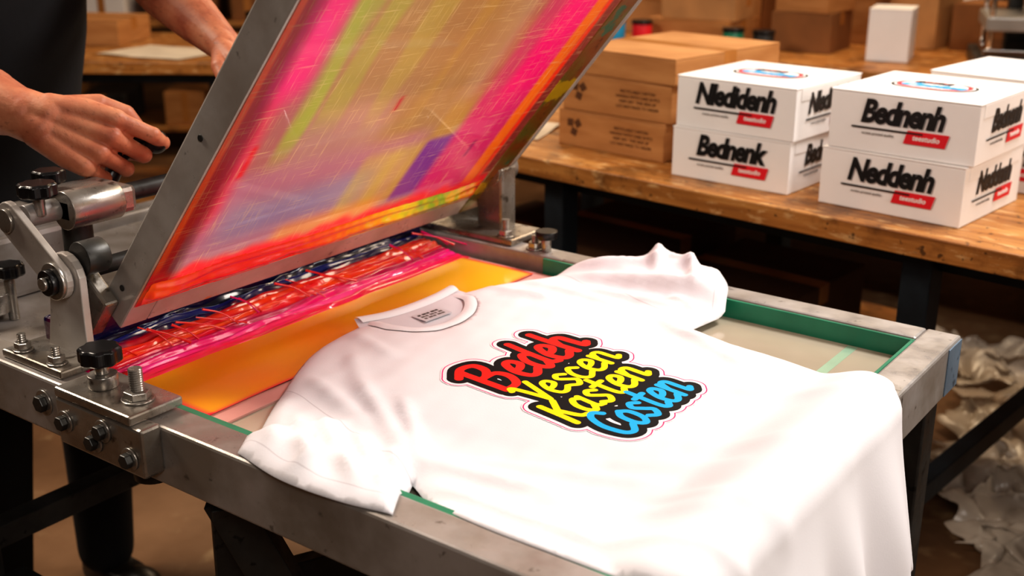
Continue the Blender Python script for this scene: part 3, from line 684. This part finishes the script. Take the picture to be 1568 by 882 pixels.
hp=empty('heat_press',(*onb(B3,.56,-.05),.9)); HM=B3@Matrix.Translation((.56,-.05,Z0))@Matrix.Rotation(.4,4,'Z')
white_en=M('white_enamel',C('#8f8a84'),.3); chrome=M('chrome',C('#d8d4d0'),.12,1)
box('press_base',(-.17,-.22,0),(.17,.22,.05),darksteel,hp,.008,HM)
box('press_lower_platen',(-.15,-.20,.052),(.15,.12,.08),chrome,hp,.004,HM)
box('press_upper_platen',(-.15,-.20,.14),(.15,.12,.19),white_en,hp,.008,HM)
box('press_column',(-.05,.14,.05),(.05,.21,.42),darksteel,hp,.006,HM)
box('press_head',(-.07,-.10,.30),(.07,.20,.38),darksteel,hp,.01,HM)
cyl('press_piston',HM@Vector((0,-.04,.19)),HM@Vector((0,-.04,.30)),.022,chrome,hp)
cyl('press_lever',HM@Vector((-.06,-.12,.34)),HM@Vector((-.12,-.32,.46)),.012,steel,hp); sphere('press_lever_ball',HM@Vector((-.12,-.32,.46)),.025,redp,hp)
for sx in (-1,1):
    for sy in (-.18,.10): cyl('press_guide_rod',HM@Vector((sx*.13,sy,.08)),HM@Vector((sx*.13,sy,.34)),.009,chrome,hp)
dr=empty('drying_rack',(*onb(B3,.98,0),.9)); DM=B3@Matrix.Translation((.98,0,Z0))
for sx in (-.17,.17):
    for sy in (-.2,.2): cyl('rack_post',DM@Vector((sx,sy,0)),DM@Vector((sx,sy,.62)),.012,greenp,dr)
for k in range(6): box('rack_tray_%d'%k,(-.19,-.22,.06+.1*k),(.19,.22,.068+.1*k),alu if k%2 else darksteel,dr,.002,DM)
sheet('paper_sheet',onb(B2,.3,-.1),.5,.35,.902,.5,paper,seed=6); sheet('paper_sheet',onb(B2,.75,.1),.3,.25,.902,1.0,M('paper_grey',C('#a9a6a2'),.6),seed=7)
sheet('paper_sheet',onb(B2,-.2,-.2),.4,.3,.902,.2,paper,seed=8)
carton('cardboard_box',onb(B2,-.6,.15),.35,.3,.10,.5,Z0,detail=False)
for k in range(3):
    q=onb(B2,.05+.14*k,.28); jar=empty('ink_jar',(q[0],q[1],.9)); cm=[darksteel,kr3,bluep][k]
    cyl('jar_body',(q[0],q[1],.9005),(q[0],q[1],.99),.045,cm,jar); cyl('jar_lid',(q[0],q[1],.9905),(q[0],q[1],1.01),.048,blackpl,jar)
for k in range(4):
    q=onb(B3,-.42+.13*(k%2)-.55*(k//2),-.38); jar=empty('ink_jar',(q[0],q[1],.9)); cm=[greenp,darksteel,bluep,redp][k]
    cyl('jar_body',(q[0],q[1],.9005),(q[0],q[1],.98),.04,cm,jar); cyl('jar_lid',(q[0],q[1],.9805),(q[0],q[1],.995),.043,blackpl,jar)
def rack(name,c,rz,L=2.4,D=.55,H=2.2,seed=0):
    e=empty(name,(c[0],c[1],0),rz); Mx=Tz((c[0],c[1],0),rz); r=random.Random(seed)
    for x in (-L/2,0,L/2-.05):
        for y in (-D/2,D/2-.05): box('post',(x,y,0),(x+.05,y+.05,H),bench_steel,e,.003,Mx)
    for k,z in enumerate((.15,.75,1.35,1.95)):
        box('shelf_%d'%k,(-L/2+.051,-D/2,z),(L/2-.051,D/2,z+.03),wood,e,.003,Mx); x=-L/2+.1
        while x<L/2-.5:
            w=r.uniform(.18,.40); h=r.uniform(.14,.40); g=r.choice([cardb,kr3,kr3,whitecard,cardd,darksteel])
            box('stored_box',(x,-D/2+.03,z+.031),(x+w,D/2-.08,z+.031+h),g,e,.004,Mx); box('stored_box_tape',(x+w/2-.02,-D/2+.029,z+.05),(x+w/2+.02,-D/2+.03,z+.031+h),tape,e,0,Mx)
            x+=w+r.uniform(.04,.25)
    return e
rack('shelving_rack',(-5.6,4.6),math.radians(40),2.6,seed=2); rack('shelving_rack',(-3.4,6.1),math.radians(20),2.6,seed=3); rack('shelving_rack',(-.9,6.0),0,2.6,seed=5); rack('shelving_rack',(1.9,6.0),0,2.6,seed=6)
m,nt,b=newmat('crumpled_plastic_film'); b.inputs['Base Color'].default_value=C('#c4b8aa'); b.inputs['Roughness'].default_value=.25
tr=N(nt,'ShaderNodeBsdfTransparent'); mx=N(nt,'ShaderNodeMixShader'); nt.links.new(ramp(nt,noise(nt,6,3),[(.3,(.45,.45,.45,1)),(.7,(.9,.9,.9,1))]),mx.inputs[0])
nt.links.new(tr.outputs[0],mx.inputs[1]); nt.links.new(b.outputs[0],mx.inputs[2]); nt.links.new(mx.outputs[0],nt.nodes['Material Output'].inputs['Surface']); film=m
def crumple(name,c,w,d,h,seed):
    n=60; X,Y=np.meshgrid(np.linspace(-w/2,w/2,n),np.linspace(-d/2,d/2,n)); P=np.stack([X.ravel(),Y.ravel()],1)
    f=np.abs(waves(P,.30,seed))*.6+np.abs(waves(P,.12,seed+1))*.30+np.abs(waves(P,.05,seed+2))*.12
    ed=np.exp(-((P[:,0]/w*2.2)**2+(P[:,1]/d*2.2)**2)); Z=(f*h*(.25+ed)).reshape(X.shape)+.003
    X2=X+(.03*waves(P,.12,seed+4)).reshape(X.shape); Y2=Y+(.03*waves(P,.12,seed+5)).reshape(X.shape)
    gridmesh(name,X2,Y2,Z,film,None,mw=Tz((c[0],c[1],0),seed*.7))
crumple('crumpled_plastic',(-.56,2.92),.5,.35,.085,3); crumple('crumpled_plastic',(-.90,3.80),.6,.4,.07,14); crumple('crumpled_plastic',(-.66,3.36),.45,.35,.08,25); crumple('crumpled_plastic',(-.36,2.66),.4,.3,.07,36)

# ------------------------------------------------------------------ worker
worker=empty('worker',(-2.08,1.2,0))
def caps(segs,name,mat,voxel,smooth_it=4):
    bm=bmesh.new()
    def sph(c,r): bmesh.ops.create_icosphere(bm,subdivisions=3,radius=r,matrix=Matrix.Translation(c))
    for p0,r0,p1,r1 in segs:
        p0=Vector(p0);p1=Vector(p1); w,L=axisM(p0,p1); sph(p0,r0); sph(p1,r1)
        if L>1e-4: bmesh.ops.create_cone(bm,cap_ends=True,segments=24,radius1=r0,radius2=r1,depth=L,matrix=w@Matrix.Translation((0,0,L/2)))
    ob=from_bm(name,bm,mat,worker,True)
    md=ob.modifiers.new('r','REMESH'); md.mode='VOXEL'; md.voxel_size=voxel; md.use_smooth_shade=True
    md=ob.modifiers.new('s','SMOOTH'); md.iterations=smooth_it; md.factor=.5
    return ob
def hand(name,elbow,wrist,F,Nn,right,bends,shoulder,S_=1.0,fr=(.060,.062,.052,.035)):
    E=Vector(elbow);W=Vector(wrist);F=Vector(F).normalized();Nn=Vector(Nn); Nn=(Nn-F*Nn.dot(F)).normalized()
    L=Nn.cross(F) if right else F.cross(Nn)
    g=lambda f,l,n: W+(F*f+L*l+Nn*n)*S_
    S=Vector(shoulder); fa=(W-E)
    segs=[(S,.052,E,.048),(E,fr[0],E+fa*.3,fr[1]),(E+fa*.3,fr[1],E+fa*.65,fr[2]),(E+fa*.65,fr[2],E+fa*.92,fr[3])]
    for s in (-1,1): segs.append((E+fa*.85+L*.005*s,.0270*S_,g(.012,.009*s,0),.0230*S_))
    lat=[.034,.012,-.011,-.032]; kf=[.086,.090,.085,.076]
    ph=[(.044,.026,.021),(.048,.030,.022),(.045,.028,.021),(.036,.021,.018)]
    rr=[(.0110,.0098,.0088,.0075),(.0114,.0101,.0090,.0077),(.0107,.0095,.0085,.0074),(.0097,.0085,.0076,.0066)]
    tips=[]
    def ad(a,ra,b2,rb): segs.append((a,ra*S_,b2,rb*S_))
    for i in range(4):
        k=g(kf[i],lat[i],.002); ad(g(.008,lat[i]*.5,0),.0185,g(.05,lat[i]*.85,.0),.0162); ad(g(.05,lat[i]*.85,.0),.0162,k,.0128)
        p=k; a=0; fan=L*(lat[i]*1.2)
        ad(g(kf[i]-.004,lat[i],.005),.0088,g(kf[i]+.004,lat[i],.003),.0088)
        for j in range(3):
            a+=math.radians(bends[i][j]); d=(F*math.cos(a)-Nn*math.sin(a)+fan*max(0,math.cos(a))).normalized(); q=p+d*ph[i][j]*S_
            ad(p,rr[i][j],q,rr[i][j+1]); p=q
            if j<2: ad(q,rr[i][j+1]*1.08,q+d*.001,rr[i][j+1]*1.08)
        tips.append((p,d,(F*math.sin(a)+Nn*math.cos(a))))
    for i in range(4): ad(g(.03,lat[i]*.6,.0135),.0030,g(kf[i]-.006,lat[i],.0095),.0042)
    t0=g(.018,.020,-.006);t1=g(.052,.046,-.018);t2=g(.082,.050,-.030);t3=g(.106,.038,-.042)
    ad(t0,.0185,t1,.0135);ad(t1,.0128,t2,.0112);ad(t2,.0115,t3,.0088)
    ad(g(.02,.0,-.010),.018,g(.06,.0,-.008),.016); ad(g(.02,-.02,-.008),.016,g(.06,-.025,-.006),.013)
    caps(segs,name,skin,.0024,3)
    for i,(p,d,nn) in enumerate(tips):
        c=p+nn*.0058*S_-d*.001; mt=Matrix((( *d,0),(*(d.cross(nn)),0),(*nn,0),(0,0,0,1))).transposed(); mt=Matrix.Translation(c)@mt
        bm=bmesh.new(); bmesh.ops.create_uvsphere(bm,u_segments=16,v_segments=8,radius=1); bmesh.ops.scale(bm,vec=(.0068,.0058,.0018),verts=bm.verts)
        from_bm(name+'_nail_%d'%i,bm,nail,worker,True,mt)
    return g,L
RS=(-2.06,1.00,1.42); LS=(-2.08,1.40,1.44)
RE=(-1.86,.90,1.250); LE=(-1.87,1.385,1.37)
gR,LR=hand('arm_right',RE,(-1.60,.970,1.188),(.80,.48,-.36),(.35,-.72,.50),True,[(24,50,35),(52,80,48),(60,82,48),(66,80,48)],RS,1.26)
gL,LLv=hand('arm_left',LE,(-1.58,1.325,1.255),(.93,-.1,-.35),(.1,.35,.93),False,[(30,60,35),(38,65,40),(42,68,42),(45,68,42)],LS,1.08,(.050,.052,.042,.031))
a=gR(.094,-.060,-.042); b_=gR(.094,.030,-.042); kb=gR(.126,.034,-.040)
cyl('lever_grip_right',a,b_,.0130,blackpl,press,bevel=.003); cyl('lever_neck_right',b_,kb,.010,blackpl,press); sphere('lever_ball_right',kb,.019,blackpl,press)
cyl('lever_rod_right',a,Vector((-1.50,.96,1.09)),.007,steel,press)
a=gL(.096,-.062,-.040); b_=gL(.096,.050,-.040)
cyl('lever_grip_left',a,b_,.0125,blackpl,press,bevel=.003); sphere('lever_ball_left',b_,.017,blackpl,press)
cyl('lever_rod_left',a,Vector((-1.468,a.y,1.095)),.007,steel,press)
def ring_loft(rings,n=40):
    v=[];f=[]
    for (c_,a_,b2_,tilt) in rings:
        for i in range(n):
            th=6.2832*i/n; x=a_*math.cos(th); y=b2_*math.sin(th)
            x=math.copysign(abs(x/a_)**.9,x)*a_; v.append((c_[0]+x,c_[1]+y,c_[2]+x*tilt))
    k=len(rings)
    for j in range(k-1):
        for i in range(n): f.append((j*n+i,j*n+(i+1)%n,(j+1)*n+(i+1)%n,(j+1)*n+i))
    f.append(tuple(range(n-1,-1,-1))); f.append(tuple(range((k-1)*n,k*n))); return v,f
def body(name,rings,segs,ells,mat,voxel,it=6):
    v,f=ring_loft(rings); bm=bmesh.new(); vs=[bm.verts.new(p) for p in v]
    for q in f: bm.faces.new([vs[i] for i in q])
    for p0,r0,p1,r1 in segs:
        p0=Vector(p0);p1=Vector(p1); w,L=axisM(p0,p1)
        for p,r in ((p0,r0),(p1,r1)): bmesh.ops.create_icosphere(bm,subdivisions=3,radius=r,matrix=Matrix.Translation(p))
        bmesh.ops.create_cone(bm,cap_ends=True,segments=24,radius1=r0,radius2=r1,depth=L,matrix=w@Matrix.Translation((0,0,L/2)))
    for c_,s_ in ells: bmesh.ops.create_icosphere(bm,subdivisions=3,radius=1,matrix=Matrix.Translation(c_)@Matrix.Diagonal((*s_,1)))
    ob=from_bm(name,bm,mat,worker,True)
    md=ob.modifiers.new('r','REMESH'); md.mode='VOXEL'; md.voxel_size=voxel; md.use_smooth_shade=True
    md=ob.modifiers.new('s','SMOOTH'); md.iterations=it; md.factor=.5; return ob
Rv=Vector(RS);Lv=Vector(LS)
tor=[((-2.14,1.20,.88),.125,.175,0),((-2.14,1.20,1.0),.12,.165,0),((-2.12,1.20,1.12),.12,.168,0),((-2.10,1.20,1.25),.130,.185,0),((-2.085,1.20,1.36),.125,.190,0),((-2.075,1.20,1.44),.095,.165,0),((-2.07,1.20,1.49),.062,.085,0)]
sl=[(Rv+Vector((-.01,.03,.01)),.072,Rv+(Vector(RE)-Rv)*.68,.072),(Lv+Vector((0,-.03,0)),.068,Lv+(Vector(LE)-Lv)*.62,.062)]
body('tee_shirt',tor,sl,[],cloth_dark,.009)
body('trousers',[((-2.14,1.20,.76),.12,.17,0),((-2.145,1.20,.86),.128,.178,0),((-2.14,1.20,.93),.118,.168,0)],
 [((-2.14,1.11,.82),.098,(-2.12,1.10,.48),.074),((-2.12,1.10,.48),.074,(-2.17,1.09,.09),.062),((-2.14,1.29,.82),.098,(-2.09,1.31,.48),.074),((-2.09,1.31,.48),.074,(-2.13,1.32,.09),.062)],[],trouser,.009)
for i,(x,y) in enumerate(((-2.17,1.09),(-2.13,1.32))):
    body('shoe_%d'%i,[((x+.05,y,.004),.14,.046,0),((x+.05,y,.03),.138,.046,0),((x+.03,y,.06),.11,.04,0)],[((x,y,.06),.045,(x-.01,y,.12),.045)],[((x+.12,y,.04),(.06,.044,.035))],leather,.006)
hx,hy,hz=-2.0,1.2,1.655
body('head_neck',[((-2.075,1.20,1.42),.06,.07,0),((-2.06,1.20,1.50),.056,.058,0),((-2.03,1.20,1.57),.054,.055,0)],[],
 [((hx-.012,hy,hz+.03),(.098,.077,.10)),((hx+.012,hy,hz-.035),(.075,.062,.085)),((hx+.05,hy,hz-.09),(.035,.04,.025)),((hx+.095,hy,hz-.01),(.018,.012,.028)),((hx+.105,hy,hz-.02),(.012,.014,.010)),
  ((hx-.01,hy-.076,hz),(.02,.010,.032)),((hx-.01,hy+.076,hz),(.02,.010,.032)),((hx+.08,hy,hz-.055),(.014,.025,.008)),((hx+.078,hy,hz+.035),(.015,.045,.010))],skin,.005,3)
eyew=M('eye_white',C('#e8e4e0'),.2)
for s in (-1,1):
    sphere('eye',(hx+.078,hy+s*.031,hz+.012),.012,eyew,worker); sphere('iris',(hx+.086,hy+s*.031,hz+.010),.006,hairm,worker)
body('hair',[((hx-.03,hy,hz+.02),.085,.080,0),((hx-.03,hy,hz+.05),.086,.081,0)],[],[((hx-.022,hy,hz+.055),(.102,.084,.092)),((hx-.05,hy,hz-.02),(.066,.074,.07))],hairm,.006,3)

# ------------------------------------------------------------------ lights
def area(name,loc,tgt,size,power,col,sy=None):
    l=bpy.data.lights.new(name,'AREA'); l.energy=power; l.size=size; l.color=col
    if sy: l.shape='RECTANGLE'; l.size_y=sy
    o=bpy.data.objects.new(name,l); o.location=loc; o.rotation_euler=(Vector(tgt)-Vector(loc)).to_track_quat('-Z','Y').to_euler(); scn.collection.objects.link(o); return o
area('ceiling_lamp_key',(-.3,2.6,2.8),(-.9,1.25,.9),.6,50,(1,.95,.91),.6)
area('ceiling_lamp_side',(.9,-.6,2.6),(-1.2,1.2,1.0),.7,22,(1,.92,.85),.7)
area('added_low_fill',(1.7,1.5,1.85),(-1.25,1.25,.95),.7,26,(1,.91,.82),.7)  # unseen low light, added for highlights on lid underside and ink
area('added_lid_backlight',(-3.2,.6,3.0),(-1.5,1.25,1.1),.7,68,(1,.86,.72),.7)  # unseen light added behind the lid to make the screen glow
area('ceiling_lamp_back',(-1.4,4.4,3.4),(-1.4,4.3,.9),1.4,50,(1,.76,.50),.8)
area('ceiling_lamp_far',(-4.0,5.0,3.4),(-4.0,5.0,.9),1.4,55,(1,.74,.48),.8)
area('added_floor_fill',(1.9,4.4,2.4),(-.6,3.2,.2),.8,24,(1,.80,.60),.8)  # unseen light added to brighten the floor film and right box faces
w=bpy.data.worlds.new('world'); scn.world=w; w.use_nodes=True
w.node_tree.nodes['Background'].inputs[0].default_value=(1,.82,.64,1); w.node_tree.nodes['Background'].inputs[1].default_value=.12
# ------------------------------------------------------------------ camera
cam=bpy.data.cameras.new('camera'); cam.lens=41.07; cam.sensor_width=36
co=bpy.data.objects.new('camera',cam); scn.collection.objects.link(co); co.location=(0,0,1.52)
p=math.radians(19.1); yw=math.radians(36.5)
fw=Vector((-math.sin(yw)*math.cos(p),math.cos(yw)*math.cos(p),-math.sin(p)))
co.rotation_euler=fw.to_track_quat('-Z','Y').to_euler()
cam.dof.use_dof=True; cam.dof.focus_distance=1.54; cam.dof.aperture_fstop=4.2; cam.clip_start=.05
scn.camera=co
